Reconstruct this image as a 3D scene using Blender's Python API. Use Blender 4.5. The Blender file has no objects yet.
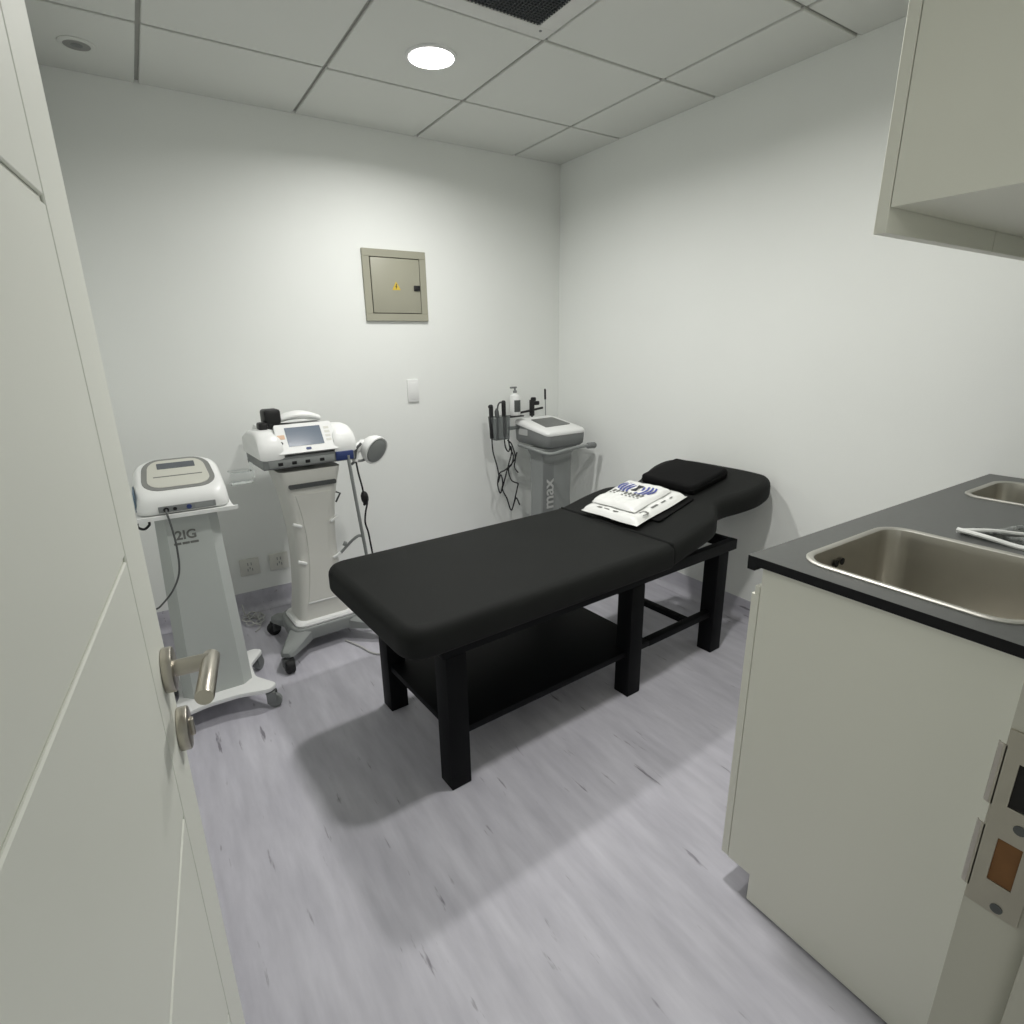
import bpy, bmesh, math, random
from mathutils import Vector, Matrix
random.seed(7)
S = bpy.context.scene
COL = S.collection
PI = math.pi
# ------------------------------------------------------------------ helpers
def rrect(w, d, r, n=6, cx=0, cy=0):
    r = min(r, w/2-1e-4, d/2-1e-4)
    out = []
    for k, (sx, sy) in enumerate(((1, 1), (-1, 1), (-1, -1), (1, -1))):
        for i in range(n+1):
            a = k*PI/2 + i/n*PI/2
            out.append((cx+sx*(w/2-r)+r*math.cos(a), cy+sy*(d/2-r)+r*math.sin(a)))
    return out

def roundpoly(pts, r, n=6):
    """round every corner of a 2-D polygon; r number or list"""
    out = []; N = len(pts)
    for i in range(N):
        p = Vector(pts[i]); a = Vector(pts[i-1]); b = Vector(pts[(i+1) % N])
        rr = r[i] if isinstance(r, (list, tuple)) else r
        da = (a-p); db = (b-p)
        t = min(rr, da.length*.49, db.length*.49)
        q0 = p+da.normalized()*t; q1 = p+db.normalized()*t
        for k in range(n+1):
            s = k/n
            out.append(tuple((1-s)**2*q0+2*s*(1-s)*p+s*s*q1))
    return out

def offset(pts, d):
    """inset a counter-clockwise closed polygon by d (vertex normals)"""
    out = []; N = len(pts)
    for i in range(N):
        p = Vector(pts[i]); a = Vector(pts[i-1]); b = Vector(pts[(i+1) % N])
        e1 = (p-a); e2 = (b-p)
        if e1.length < 1e-7: e1 = e2
        if e2.length < 1e-7: e2 = e1
        n1 = Vector((-e1.y, e1.x)).normalized(); n2 = Vector((-e2.y, e2.x)).normalized()
        m = (n1+n2)
        m = m.normalized() if m.length > 1e-6 else n1
        k = 1/max(.5, m.dot(n1))
        out.append(tuple(p+m*d*k))
    return out

def spline(pts, n=8):
    P = [Vector(p) for p in pts]
    if len(P) < 3: return P
    out = []
    Q = [2*P[0]-P[1]]+P+[2*P[-1]-P[-2]]
    for i in range(1, len(Q)-2):
        p0, p1, p2, p3 = Q[i-1], Q[i], Q[i+1], Q[i+2]
        for k in range(n):
            t = k/n
            out.append(.5*((2*p1)+(-p0+p2)*t+(2*p0-5*p1+4*p2-p3)*t*t+(-p0+3*p1-3*p2+p3)*t**3))
    out.append(P[-1])
    return out

class MB:
    def __init__(s): s.bm = bmesh.new()
    def _setmi(s, faces, mi):
        for f in faces: f.material_index = mi
    def box(s, x0, x1, y0, y1, z0, z1, b=0, mi=0, M=None, seg=2):
        bm = s.bm
        vs = [bm.verts.new((x, y, z)) for x in (x0, x1) for y in (y0, y1) for z in (z0, z1)]
        F = [(0, 1, 3, 2), (4, 6, 7, 5), (0, 4, 5, 1), (2, 3, 7, 6), (0, 2, 6, 4), (1, 5, 7, 3)]
        fs = [bm.faces.new([vs[i] for i in f]) for f in F]
        s._setmi(fs, mi)
        if b > 0:
            es = list({e for f in fs for e in f.edges})
            r = bmesh.ops.bevel(bm, geom=es, offset=b, segments=seg, profile=.5, affect='EDGES', clamp_overlap=True)
            s._setmi(r['faces'], mi)
            vs = list({v for f in r['faces'] for v in f.verts} | {v for v in vs if v.is_valid})
        if M is not None: bmesh.ops.transform(bm, matrix=M, verts=[v for v in vs if v.is_valid])
        return s
    def loft(s, rings, mi=0, cap=(True, True), closed=True):
        bm = s.bm
        R = [[bm.verts.new(p) for p in ring] for ring in rings]
        n = len(R[0]); fs = []
        for a, b in zip(R, R[1:]):
            for i in range(n if closed else n-1):
                j = (i+1) % n
                fs.append(bm.faces.new((a[i], a[j], b[j], b[i])))
        if cap[0]: fs.append(bm.faces.new(R[0][::-1]))
        if cap[1]: fs.append(bm.faces.new(R[-1]))
        s._setmi(fs, mi)
        return s
    def prism(s, pts, z0, z1, b=0, mi=0, f=None, bb=None, n=3, soft=None):
        """vertical prism of a ccw outline, rounded top (b) and bottom (bb); f maps (x,y,z)"""
        bb = b if bb is None else bb
        f = f or (lambda x, y, z: (x, y, z))
        rings = []
        if bb > 0:
            for k in range(n+1):
                a = k/n*PI/2
                rings.append((z0+bb*(1-math.sin(a)), bb*(1-math.cos(a))))
            rings = rings[::-1]
            rings = [(z0+bb*(1-math.cos(k/n*PI/2)), bb*(1-math.sin(k/n*PI/2))) for k in range(n+1)]
        else: rings = [(z0, 0)]
        if b > 0: rings += [(z1-b*(1-math.sin(k/n*PI/2)), b*(1-math.cos(k/n*PI/2))) for k in range(n+1)]
        else: rings += [(z1, 0)]
        R = []
        for z, d in rings:
            q = offset(pts, d) if d > 1e-6 else pts
            if soft: q = [(p[0]+(c[0]-p[0])*soft(p), c[1]) for p, c in zip(pts, q)]
            R.append([f(x, y, z) for x, y in q])
        return s.loft(R, mi)
    def tube(s, pts, r, seg=10, mi=0, cap=True):
        P = [Vector(p) for p in pts]; n = len(P)
        rr = r if isinstance(r, (list, tuple)) else [r]*n
        T = [(P[min(i+1, n-1)]-P[max(i-1, 0)]).normalized() for i in range(n)]
        up = Vector((0, 0, 1)) if abs(T[0].z) < .9 else Vector((1, 0, 0))
        u = T[0].cross(up).normalized(); rings = []
        for i in range(n):
            u = (u-T[i]*u.dot(T[i])).normalized(); v = T[i].cross(u)
            rings.append([tuple(P[i]+(u*math.cos(a)+v*math.sin(a))*rr[i]) for a in (2*PI*k/seg for k in range(seg))])
        return s.loft(rings, mi, (cap, cap))
    def cyl(s, p0, p1, r, r1=None, seg=24, mi=0, b=0):
        r1 = r if r1 is None else r1
        p0 = Vector(p0); p1 = Vector(p1)
        if b > 0:
            d = (p1-p0).normalized()
            return s.tube([p0, p0+d*b*.3, p0+d*b, p1-d*b, p1-d*b*.3, p1], [r-b, r-b*.3, r, r1, r1-b*.3, r1-b], seg, mi)
        return s.tube([p0, p1], [r, r1], seg, mi)
    def lathe(s, prof, c=(0, 0, 0), seg=32, mi=0, M=None):
        rings = []
        for r, z in prof:
            ring = [Vector((r*math.cos(2*PI*k/seg), r*math.sin(2*PI*k/seg), z)) for k in range(seg)]
            if M is not None: ring = [M @ v for v in ring]
            rings.append([tuple(v+Vector(c)) for v in ring])
        return s.loft(rings, mi)
    def flat(s, outer, holes, z0, z1, mi=0):
        """plate with holes"""
        bm = s.bm; es = []; vs = []
        for loop in [outer]+holes:
            v = [bm.verts.new((x, y, z0)) for x, y in loop]; vs += v
            es += [bm.edges.new((v[i], v[(i+1) % len(v)])) for i in range(len(v))]
        r = bmesh.ops.triangle_fill(bm, use_beauty=True, use_dissolve=False, edges=es)
        fs = [g for g in r['geom'] if isinstance(g, bmesh.types.BMFace)]
        e = bmesh.ops.extrude_face_region(bm, geom=fs)
        nv = [g for g in e['geom'] if isinstance(g, bmesh.types.BMVert)]
        bmesh.ops.translate(bm, verts=nv, vec=(0, 0, z1-z0))
        return s
    def poly(s, pts, mi=0):
        f = s.bm.faces.new([s.bm.verts.new(p) for p in pts]); f.material_index = mi
        return s
    def xf(s, M):
        bmesh.ops.transform(s.bm, matrix=M, verts=s.bm.verts); return s

def props(o, label=None, cat=None, group=None, kind=None):
    if label: o['label'] = label
    if cat: o['category'] = cat
    if group: o['group'] = group
    if kind: o['kind'] = kind
    return o

def obj(name, mb, mats, parent=None, smooth=35, **kw):
    me = bpy.data.meshes.new(name)
    bmesh.ops.recalc_face_normals(mb.bm, faces=mb.bm.faces)
    mb.bm.to_mesh(me); mb.bm.free()
    for m in (mats if isinstance(mats, (list, tuple)) else [mats]): me.materials.append(m)
    if smooth:
        for p in me.polygons: p.use_smooth = True
        me.set_sharp_from_angle(angle=math.radians(smooth))
    o = bpy.data.objects.new(name, me); COL.objects.link(o)
    if parent: o.parent = parent
    return props(o, **kw)

def thing(name, loc, rz=0, label=None, cat=None, group=None, kind=None):
    o = bpy.data.objects.new(name, None); COL.objects.link(o)
    o.empty_display_size = .05
    o.location = loc; o.rotation_euler = (0, 0, rz)
    return props(o, label, cat, group, kind)

def copy_tree(o, parent=None):
    c = o.copy(); COL.objects.link(c)
    if parent: c.parent = parent; c.matrix_parent_inverse = o.matrix_parent_inverse
    for ch in list(o.children): copy_tree(ch, c)
    return c

def text_mb(txt, size, depth, M, bold=0.0, mi=0, mb=None):
    cu = bpy.data.curves.new('lettering', 'FONT'); cu.body = txt; cu.size = size; cu.extrude = depth
    cu.align_x = 'CENTER'; cu.align_y = 'CENTER'; cu.offset = bold
    o = bpy.data.objects.new('lettering', cu); COL.objects.link(o)
    bpy.context.view_layer.update()
    dg = bpy.context.evaluated_depsgraph_get()
    me = bpy.data.meshes.new_from_object(o.evaluated_get(dg))
    mb = mb or MB()
    me.transform(M)
    n0 = len(mb.bm.faces)
    mb.bm.from_mesh(me); mb.bm.faces.ensure_lookup_table()
    for f in mb.bm.faces[n0:]: f.material_index = mi
    bpy.data.objects.remove(o); bpy.data.meshes.remove(me); bpy.data.curves.remove(cu)
    return mb

# ------------------------------------------------------------------ materials
def mat(name, col, rough=.5, metal=0., bump=0., bscale=60., mott=0., mscale=8., alpha=None, emis=None, spec=.5, coat=0., trans=0., ior=1.45):
    m = bpy.data.materials.new(name); m.use_nodes = True
    nt = m.node_tree; N = nt.nodes; L = nt.links
    b = N['Principled BSDF']
    b.inputs['Base Color'].default_value = (*col, 1)
    b.inputs['Roughness'].default_value = rough; b.inputs['Metallic'].default_value = metal
    b.inputs['Specular IOR Level'].default_value = spec
    b.inputs['Coat Weight'].default_value = coat
    b.inputs['Transmission Weight'].default_value = trans; b.inputs['IOR'].default_value = ior
    if alpha is not None: b.inputs['Alpha'].default_value = alpha
    if emis:
        b.inputs['Emission Color'].default_value = (*emis[0], 1); b.inputs['Emission Strength'].default_value = emis[1]
    tc = N.new('ShaderNodeTexCoord')
    nz = N.new('ShaderNodeTexNoise'); nz.inputs['Scale'].default_value = mscale; nz.inputs['Detail'].default_value = 4
    L.new(tc.outputs['Object'], nz.inputs['Vector'])
    if mott > 0:
        mr = N.new('ShaderNodeMapRange'); mr.inputs['To Min'].default_value = 1-mott; mr.inputs['To Max'].default_value = 1+mott
        L.new(nz.outputs['Fac'], mr.inputs['Value'])
        mx = N.new('ShaderNodeVectorMath'); mx.operation = 'SCALE'; mx.inputs[0].default_value = col
        L.new(mr.outputs['Result'], mx.inputs['Scale']); L.new(mx.outputs['Vector'], b.inputs['Base Color'])
    if bump > 0:
        n2 = N.new('ShaderNodeTexNoise'); n2.inputs['Scale'].default_value = bscale; n2.inputs['Detail'].default_value = 6
        L.new(tc.outputs['Object'], n2.inputs['Vector'])
        bp = N.new('ShaderNodeBump'); bp.inputs['Strength'].default_value = bump; bp.inputs['Distance'].default_value = .004
        L.new(n2.outputs['Fac'], bp.inputs['Height']); L.new(bp.outputs['Normal'], b.inputs['Normal'])
    return m

M = {}
M['wall'] = mat('wall_paint', (.83, .85, .825), .75, bump=.08, bscale=180, mott=.02, mscale=2.5, spec=.3)
M['ceil'] = mat('ceiling_tile', (.70, .715, .68), .85, bump=.1, bscale=220, mott=.02, mscale=5, spec=.2)
M['tbar'] = mat('ceiling_grid', (.40, .40, .375), .6, mott=.1, mscale=20)
M['cream'] = mat('cream_laminate', (.72, .72, .635), .42, mott=.015, mscale=4, spec=.4)
M['door'] = mat('door_laminate', (.74, .755, .69), .45, mott=.02, mscale=3, spec=.4)
M['jamb'] = mat('jamb_paint', (.46, .455, .39), .5, mott=.05, mscale=6)
M['counter'] = mat('dark_laminate', (.085, .088, .085), .38, mott=.12, mscale=90, spec=.5)
M['edge'] = mat('black_edging', (.006, .006, .007), .5, mott=.1, spec=.25)
M['steel'] = mat('brushed_steel', (.56, .54, .49), .3, 1., bump=.03, bscale=300, mott=.05, mscale=30)
M['steelrim'] = mat('polished_steel', (.54, .53, .49), .52, 1., mott=.03)
M['nickel'] = mat('satin_nickel', (.52, .49, .43), .33, 1., mott=.05, mscale=40)
M['fabric'] = mat('black_upholstery', (.0125, .0133, .0128), .62, bump=.25, bscale=420, mott=.12, mscale=6, spec=.16)
M['blackwood'] = mat('black_lacquered_wood', (.0035, .004, .005), .58, bump=.05, bscale=80, mott=.15, mscale=12, spec=.15)
M['cushion'] = mat('black_cushion_cloth', (.006, .006, .0063), .75, bump=.3, bscale=380, mott=.15, mscale=8, spec=.15)
M['white'] = mat('white_plastic', (.80, .81, .80), .35, mott=.01, spec=.5)
M['ltgrey'] = mat('pale_grey_paint', (.50, .53, .51), .38, mott=.02, spec=.5)
M['offwhite'] = mat('warm_white_plastic', (.70, .70, .655), .4, mott=.02)
M['grey'] = mat('grey_plastic', (.25, .265, .26), .45, mott=.04)
M['midgrey'] = mat('mid_grey_plastic', (.20, .21, .21), .45, mott=.04)
M['dkgrey'] = mat('dark_grey_plastic', (.075, .08, .08), .45, mott=.06)
M['black'] = mat('black_plastic', (.010, .010, .011), .45, mott=.1)
M['rubber'] = mat('black_rubber', (.012, .012, .013), .7, mott=.1)
M['panelgrey'] = mat('console_grey_ring', (.22, .225, .215), .45, mott=.03)
M['panelcream'] = mat('console_cream_membrane', (.56, .56, .50), .45, mott=.03)
M['lcdgrey'] = mat('grey_lcd', (.11, .12, .135), .25, mott=.06, mscale=60)
M['lcdblue'] = mat('bluish_screen', (.10, .125, .16), .18, mott=.12, mscale=6, emis=((.28, .36, .46), .12))
M['lcddark'] = mat('dim_screen', (.12, .125, .12), .3, mott=.15, mscale=30)
M['blue'] = mat('blue_plastic', (.03, .05, .16), .4, mott=.08)
M['bluegrey'] = mat('blue_grey_plastic', (.10, .15, .20), .4, mott=.08)
M['bluelogo'] = mat('blue_print', (.07, .09, .33), .5, mott=.12, mscale=80)
M['greyprint'] = mat('grey_print', (.16, .165, .155), .6, mott=.06)
M['darkprint'] = mat('dark_print', (.03, .03, .035), .6, mott=.06)
M['paleprint'] = mat('pale_print', (.48, .49, .48), .5, mott=.03)
M['orangeprint'] = mat('orange_print', (.72, .50, .35), .5, mott=.04)
M['panelbox'] = mat('beige_enamel', (.345, .34, .27), .45, mott=.03, mscale=6)
M['panelgap'] = mat('painted_gap_shade', (.06, .06, .045), .7, mott=.05)
M['yellow'] = mat('yellow_sticker', (.62, .45, .06), .5, mott=.03)
M['bag'] = mat('white_plastic_wrap', (.84, .85, .83), .25, bump=.5, bscale=26, mott=.02, spec=.6, coat=.3)
M['brown'] = mat('raw_wood_in_lock_hole', (.16, .075, .025), .8, mott=.25, mscale=60)
M['hole'] = mat('dark_recess', (.012, .011, .010), .9, mott=.1)
M['clear'] = mat('clear_plastic', (.95, .97, .97), .08, trans=1.0, ior=1.2, mott=.005)
M['smoke'] = mat('smoked_plastic', (.30, .32, .32), .15, trans=.75, ior=1.15, mott=.05)
M['cord'] = mat('grey_cable_sheath', (.09, .095, .095), .5, mott=.08)
M['whitecord'] = mat('pale_cable_sheath', (.50, .50, .49), .45, mott=.04)
M['grille'] = mat('dark_grille', (.035, .04, .045), .5, mott=.08)
M['ventframe'] = mat('vent_white_enamel', (.68, .685, .66), .5, mott=.02)
M['lamp'] = mat('lamp_diffuser', (.9, .9, .9), .4, emis=((1., .985, .95), 14.), mott=.01)
M['reflector'] = mat('unlit_reflector', (.32, .32, .31), .3, .6, mott=.05)
M['socket'] = mat('socket_plastic', (.66, .66, .61), .4, mott=.02)

def floor_mat():
    m = bpy.data.materials.new('lavender_vinyl'); m.use_nodes = True
    nt = m.node_tree; N = nt.nodes; L = nt.links; b = N['Principled BSDF']
    tc = N.new('ShaderNodeTexCoord')
    def noise(sx, sy, scale, det, rough=.55):
        mp = N.new('ShaderNodeMapping'); mp.inputs['Scale'].default_value = (sx, sy, 1)
        mp.inputs['Rotation'].default_value = (0, 0, math.radians(4))
        n = N.new('ShaderNodeTexNoise'); n.inputs['Scale'].default_value = scale; n.inputs['Detail'].default_value = det
        n.inputs['Roughness'].default_value = rough
        L.new(tc.outputs['Object'], mp.inputs['Vector']); L.new(mp.outputs['Vector'], n.inputs['Vector'])
        return n
    n1 = noise(1, .16, 22, 5); n2 = noise(1, .13, 42, 4, .55); n3 = noise(1, .30, 9, 5, .65)
    r1 = N.new('ShaderNodeValToRGB')
    r1.color_ramp.elements[0].position = .30; r1.color_ramp.elements[0].color = (.44, .433, .485, 1)
    r1.color_ramp.elements[1].position = .72; r1.color_ramp.elements[1].color = (.57, .562, .615, 1)
    L.new(n1.outputs['Fac'], r1.inputs['Fac'])
    r2 = N.new('ShaderNodeValToRGB')          # dark flecks
    r2.color_ramp.elements[0].position = .275; r2.color_ramp.elements[0].color = (1, 1, 1, 1)
    r2.color_ramp.elements[1].position = .345; r2.color_ramp.elements[1].color = (0, 0, 0, 1)
    L.new(n2.outputs['Fac'], r2.inputs['Fac'])
    mx = N.new('ShaderNodeMix'); mx.data_type = 'RGBA'
    L.new(r2.outputs['Color'], mx.inputs['Factor']); L.new(r1.outputs['Color'], mx.inputs['A'])
    mx.inputs['B'].default_value = (.22, .21, .24, 1)
    r3 = N.new('ShaderNodeMapRange'); r3.inputs['From Min'].default_value = .3; r3.inputs['From Max'].default_value = .7
    r3.inputs['To Min'].default_value = .93; r3.inputs['To Max'].default_value = 1.06
    L.new(n3.outputs['Fac'], r3.inputs['Value'])
    sc = N.new('ShaderNodeVectorMath'); sc.operation = 'SCALE'
    L.new(mx.outputs['Result'], sc.inputs[0]); L.new(r3.outputs['Result'], sc.inputs['Scale'])
    L.new(sc.outputs['Vector'], b.inputs['Base Color'])
    b.inputs['Roughness'].default_value = .48; b.inputs['Specular IOR Level'].default_value = .35
    return m
M['floor'] = floor_mat()

# ------------------------------------------------------------------ room
X0, Y0, H = -2.5, -2.93, 2.36
WT = .12
def struct(name, mb, m, **kw): return obj(name, mb, m, kind='structure', **kw)
struct('floor', MB().box(X0-WT, WT, -3.6, WT, -.05, 0), M['floor'])
struct('wall_back', MB().box(X0-WT, WT, 0, WT, 0, H+.08), M['wall'])
struct('wall_right', MB().box(0, WT, Y0-WT, 0, 0, H+.08), M['wall'])
struct('wall_left', MB().box(X0-WT, X0, Y0-WT, 0, 0, H+.08), M['wall'])
DX0, DX1, DH = -2.462, -1.758, 2.075
w = MB(); w.box(X0, DX0, Y0-WT, Y0, 0, H+.08); w.box(DX1, 0, Y0-WT, Y0, 0, H+.08); w.box(DX0, DX1, Y0-WT, Y0, DH, H+.08)
struct('wall_front', w, M['wall'])
def cove(p0, p1, nrm):
    """vinyl floor turned up the wall: thin skin with a curved foot"""
    p0 = Vector(p0); p1 = Vector(p1); n = Vector(nrm)
    prof = [(0, .11), (.003, .11), (.0035, .04)]
    prof += [(.0035+.03*(1-math.cos(t)), .03*(1-math.sin(t))+.002) for t in [k/5*PI/2 for k in range(6)]]
    prof += [(.0335, .0005), (0, .0005)]
    return MB().loft([[tuple(q+n*a+Vector((0, 0, z))) for a, z in prof] for q in (p0, p1)])
struct('baseboard_back', cove((X0, 0, 0), (0, 0, 0), (0, -1, 0)), M['floor'])
struct('baseboard_right', cove((0, 0, 0), (0, -2.40, 0), (-1, 0, 0)), M['floor'])
struct('baseboard_left', cove((X0, Y0, 0), (X0, 0, 0), (1, 0, 0)), M['floor'])
# ceiling: tiles laid in a concealed grid
gx = [X0, -2.142, -1.537, -.936, -.335, 0]; gy = [0, -.513, -1.113, -1.713, -2.313, -2.913, Y0-.01]
c = MB(); c.box(X0, 0, Y0, 0, H+.012, H+.08, mi=1)
for i in range(5):
    for j in range(6):
        if (i, j) == (2, 2): continue                       # the air grille fills this bay
        g = .0075
        xa, xb = gx[i]+(g if i else 0), gx[i+1]-(g if i < 4 else 0)
        ya, yb = gy[j+1]+(g if j < 5 else 0), gy[j]-(g if j else 0)
        if yb-ya > .02: c.box(xa, xb, ya, yb, H, H+.0125, b=.0025, seg=1)
struct('ceiling', c, [M['ceil'], M['tbar']], smooth=0)

# air grille
v = thing('air_vent', (-1.2365, -1.413, H), 0, 'square dark ceiling air grille in a white frame near the round lamp', 'vent')
hw = .292
def ring4(mb, o, i, z0, z1, b=0):
    mb.box(-o, o, i, o, z0, z1, b); mb.box(-o, o, -o, -i, z0, z1, b); mb.box(-o, -i, -i, i, z0, z1, b); mb.box(i, o, -i, i, z0, z1, b)
    return mb
obj('frame', ring4(MB(), hw, .225, -.004, .011, .002), M['ventframe'], v)
g = MB()
for k in range(34):
    t = -.224+.448*(k+.5)/34
    g.box(-.225, .225, t-.0018, t+.0018, -.002, .009); g.box(t-.0018, t+.0018, -.225, .225, -.002, .009)
obj('grille', g, M['grille'], v, smooth=0)
obj('backing', MB().box(-.225, .225, -.225, .225, .0092, .0115), M['hole'], v, smooth=0)
obj('screw', MB().cyl((.245, .245, -.006), (.245, .245, -.0035), .005), M['midgrey'], v)

# downlights
for px_, py_, lab in ((-1.229, -.809, 'lit round white downlight glowing in the ceiling above the massage table'), (-1.2365, -2.013, 'lit round downlight in the ceiling nearer the door, between the air vent and the sinks')):
    d = thing('ceiling_downlight', (px_, py_, H), 0, lab, 'downlight', 'lit round downlights')
    obj('trim_ring', MB().lathe([(.094, 0), (.094, -.004), (.090, -.008), (.084, -.008), (.084, -.002)]), M['white'], d)
    al = bpy.data.lights.new('downlight_beam', 'AREA'); al.shape = 'DISK'; al.size = .12; al.spread = math.radians(161); al.energy = 13.7; al.color = (1., .985, .955)
    ao_ = bpy.data.objects.new('downlight_beam', al); COL.objects.link(ao_); ao_.parent = d; ao_.location = (0, 0, -.0105)
    obj('diffuser', MB().lathe([(.0835, -.002), (.0835, -.0055), (.06, -.0075), (.0005, -.009)]), M['lamp'], d)
d = thing('ceiling_downlight', (-2.32, -.255, H), 0, 'small unlit recessed downlight in the ceiling corner above the left wall machine', 'downlight')
obj('trim_ring', MB().lathe([(.056, 0), (.056, -.003), (.050, -.006), (.041, -.006), (.041, -.0015)]), M['ceil'], d)
obj('reflector', MB().lathe([(.0405, -.0055), (.032, -.002), (.0005, -.0015)]), M['reflector'], d)
obj('bulb', MB().lathe([(.018, -.003), (.018, -.006), (.008, -.008), (.0005, -.008)]), M['midgrey'], d)

# ------------------------------------------------------------------ door frame and door
fr = MB()
fr.box(DX0, -2.44, Y0-WT, Y0, 0, DH, .001); fr.box(-1.78, DX1, Y0-WT, Y0+.005, 0, DH, .001); fr.box(-2.44, -1.78, Y0-WT, Y0, DH-.02, DH, .001)
fr.box(-1.795, -1.78, Y0-WT, Y0-.044, 0, DH-.02, .001); fr.box(-2.44, -2.425, Y0-WT, Y0-.044, 0, DH-.02, .001)
tr = struct('trim_1', fr, M['jamb'])
# strike plate on the jamb (faces -x)
sp = MB()
xa, xb = -1.7822, -1.7798
ya, yb = -2.964, -2.926
zs = [.848, .879, .924, .957, 1.000, 1.028]
hy0, hy1 = -2.954, -2.937
sp.box(xa, xb, ya, hy0, zs[0], zs[5]); sp.box(xa, xb, hy1, yb, zs[0], zs[5])
for a, b_ in ((0, 1), (2, 3), (4, 5)): sp.box(xa, xb, hy0, hy1, zs[a], zs[b_])
# curved lips round the jamb edge
for za, zb in ((.862, .930), (.952, 1.012)):
    lip = [(xa, yb-.001), (xa, yb+.002), (xa+.0015, yb+.005), (xa+.004, yb+.006), (xa+.004, yb+.0048), (xa+.002, yb+.004), (xb-.0006, yb+.0018), (xb-.0006, yb-.001)]
    sp.loft([[(x, y, z) for x, y in lip] for z in (za, zb)])
spo = obj('strike_plate', sp, M['nickel'], tr, label='satin metal strike plate with two holes', smooth=25)
obj('latch_hole', MB().box(-1.7806, -1.7795, hy0, hy1, zs[3], zs[4]), M['hole'], spo, label='dark latch hole')
obj('bolt_hole', MB().box(-1.7806, -1.7795, hy0, hy1, zs[1], zs[2]), M['brown'], spo, label='brown bolt hole')
for z in (.855, .941):
    obj('screw', MB().cyl((xa-.0008, -2.9485, z), (xb, -2.9485, z), .0045, seg=14), M['dkgrey'], spo)

ye = -2.32; th = math.radians(6.1)
dir_ = Vector((math.sin(th), math.cos(th), 0)); nrm = Vector((math.cos(th), -math.sin(th), 0))
E_ = Vector((-2.365, ye, 0)); LEN = .615
# local frame: x along the leaf from the hinge to the free edge, -y towards the viewer side, z up
base = E_-dir_*LEN
door = thing('door_1', base, math.atan2(dir_.y, dir_.x), kind='structure')
lf = MB(); TH = .04
lf.box(0, LEN, .003, TH, .008, 2.045)                        # core; the face is built of panels with grooves between
gz = [.008, .25, .55, .853, 1.152, 1.452, 1.752, 2.045]; gl = LEN-.103; gw = .0028
for a, b_ in zip(gz, gz[1:]):
    lf.box(.0, gl-gw/2, 0, .0034, a+(gw if a > .01 else 0), b_-(gw if b_ < 2 else 0), b=.0012, seg=1)
lf.box(gl+gw/2, LEN, 0, .0034, .008, 2.045, b=.0012, seg=1)
obj('leaf', lf, M['door'], door, smooth=0)
hd = MB()
rx, rz = LEN-.036, .994
hd.cyl((rx, 0, rz), (rx, -.011, rz), .0255, b=.002, seg=32)
hobj = obj('rosette', hd, M['nickel'], door)
lv = MB(); lv.cyl((rx, -.010, rz), (rx, -.047, rz), .0095, seg=24)
lv.tube([(rx+.011, -.0475, rz), (rx+.009, -.0472, rz), (rx-.076, -.0415, rz), (rx-.078, -.0413, rz)], [.0085, .0095, .0095, .0088], 24)
obj('lever', lv, M['nickel'], hobj)
es = MB(); kx, kz = LEN-.022, .907
es.cyl((kx, 0, kz), (kx, -.012, kz), .0255, b=.002, seg=32)
eo = obj('escutcheon', es, M['nickel'], door)
obj('thumb_turn', MB().box(kx-.004, kx+.004, -.0165, -.0115, kz-.011, kz+.011, .0015), M['nickel'], eo)

# ------------------------------------------------------------------ wall fittings
ep = thing('electrical_panel', (-1.101, 0, 1.641), 0, 'square beige metal electrical panel with a yellow warning sticker on the back wall', 'electrical panel')
f = MB(); hw = .176; iw = .139
for a in ((-hw, hw, iw, hw), (-hw, hw, -hw, -iw), (-hw, -iw, -iw, iw), (iw, hw, -iw, iw)):
    f.box(a[0], a[1], -.016, 0, a[2], a[3], .0015, seg=1)
obj('frame', f, M['panelbox'], ep, smooth=0)
obj('gap_shade', MB().box(-iw, iw, -.008, -.001, -iw, iw), M['panelgap'], ep, smooth=0)  # dark sheet behind the door, the gap's shade put into its colour
dr = obj('door', MB().box(-iw+.004, iw-.004, -.0175, -.008, -iw+.004, iw-.004, .002), M['panelbox'], ep)
obj('latch', MB().box(.097, .133, -.024, -.017, -.022, .006, .003), M['black'], dr, label='black latch')
t = MB()
tri = [(-.022, -.022), (.026, -.022), (.002, .021)]
t.loft([[(x-.004, y, z+.002) for x, z in roundpoly(tri, .004, 3)] for y in (-.0174, -.0185)])
obj('warning_sticker', t, M['yellow'], dr, label='yellow warning triangle')
bz = [(.001, .012), (-.006, -.004), (-.001, -.004), (-.004, -.016), (.006, .000), (.001, .000), (.005, .012)]
obj('bolt_mark', MB().loft([[(x-.002, y, z-.002) for x, z in bz] for y in (-.0186, -.0189)]), M['darkprint'], dr)

sw = thing('light_switch', (-1.040, 0, 1.092), 0, 'white upright light switch plate below the electrical panel', 'light switch')
obj('plate', MB().box(-.034, .034, -.010, 0, -.062, .062, .003), M['white'], sw)
obj('rocker', MB().box(-.022, .022, -.0125, -.0095, -.046, .046, .002), M['white'], sw)

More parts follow.
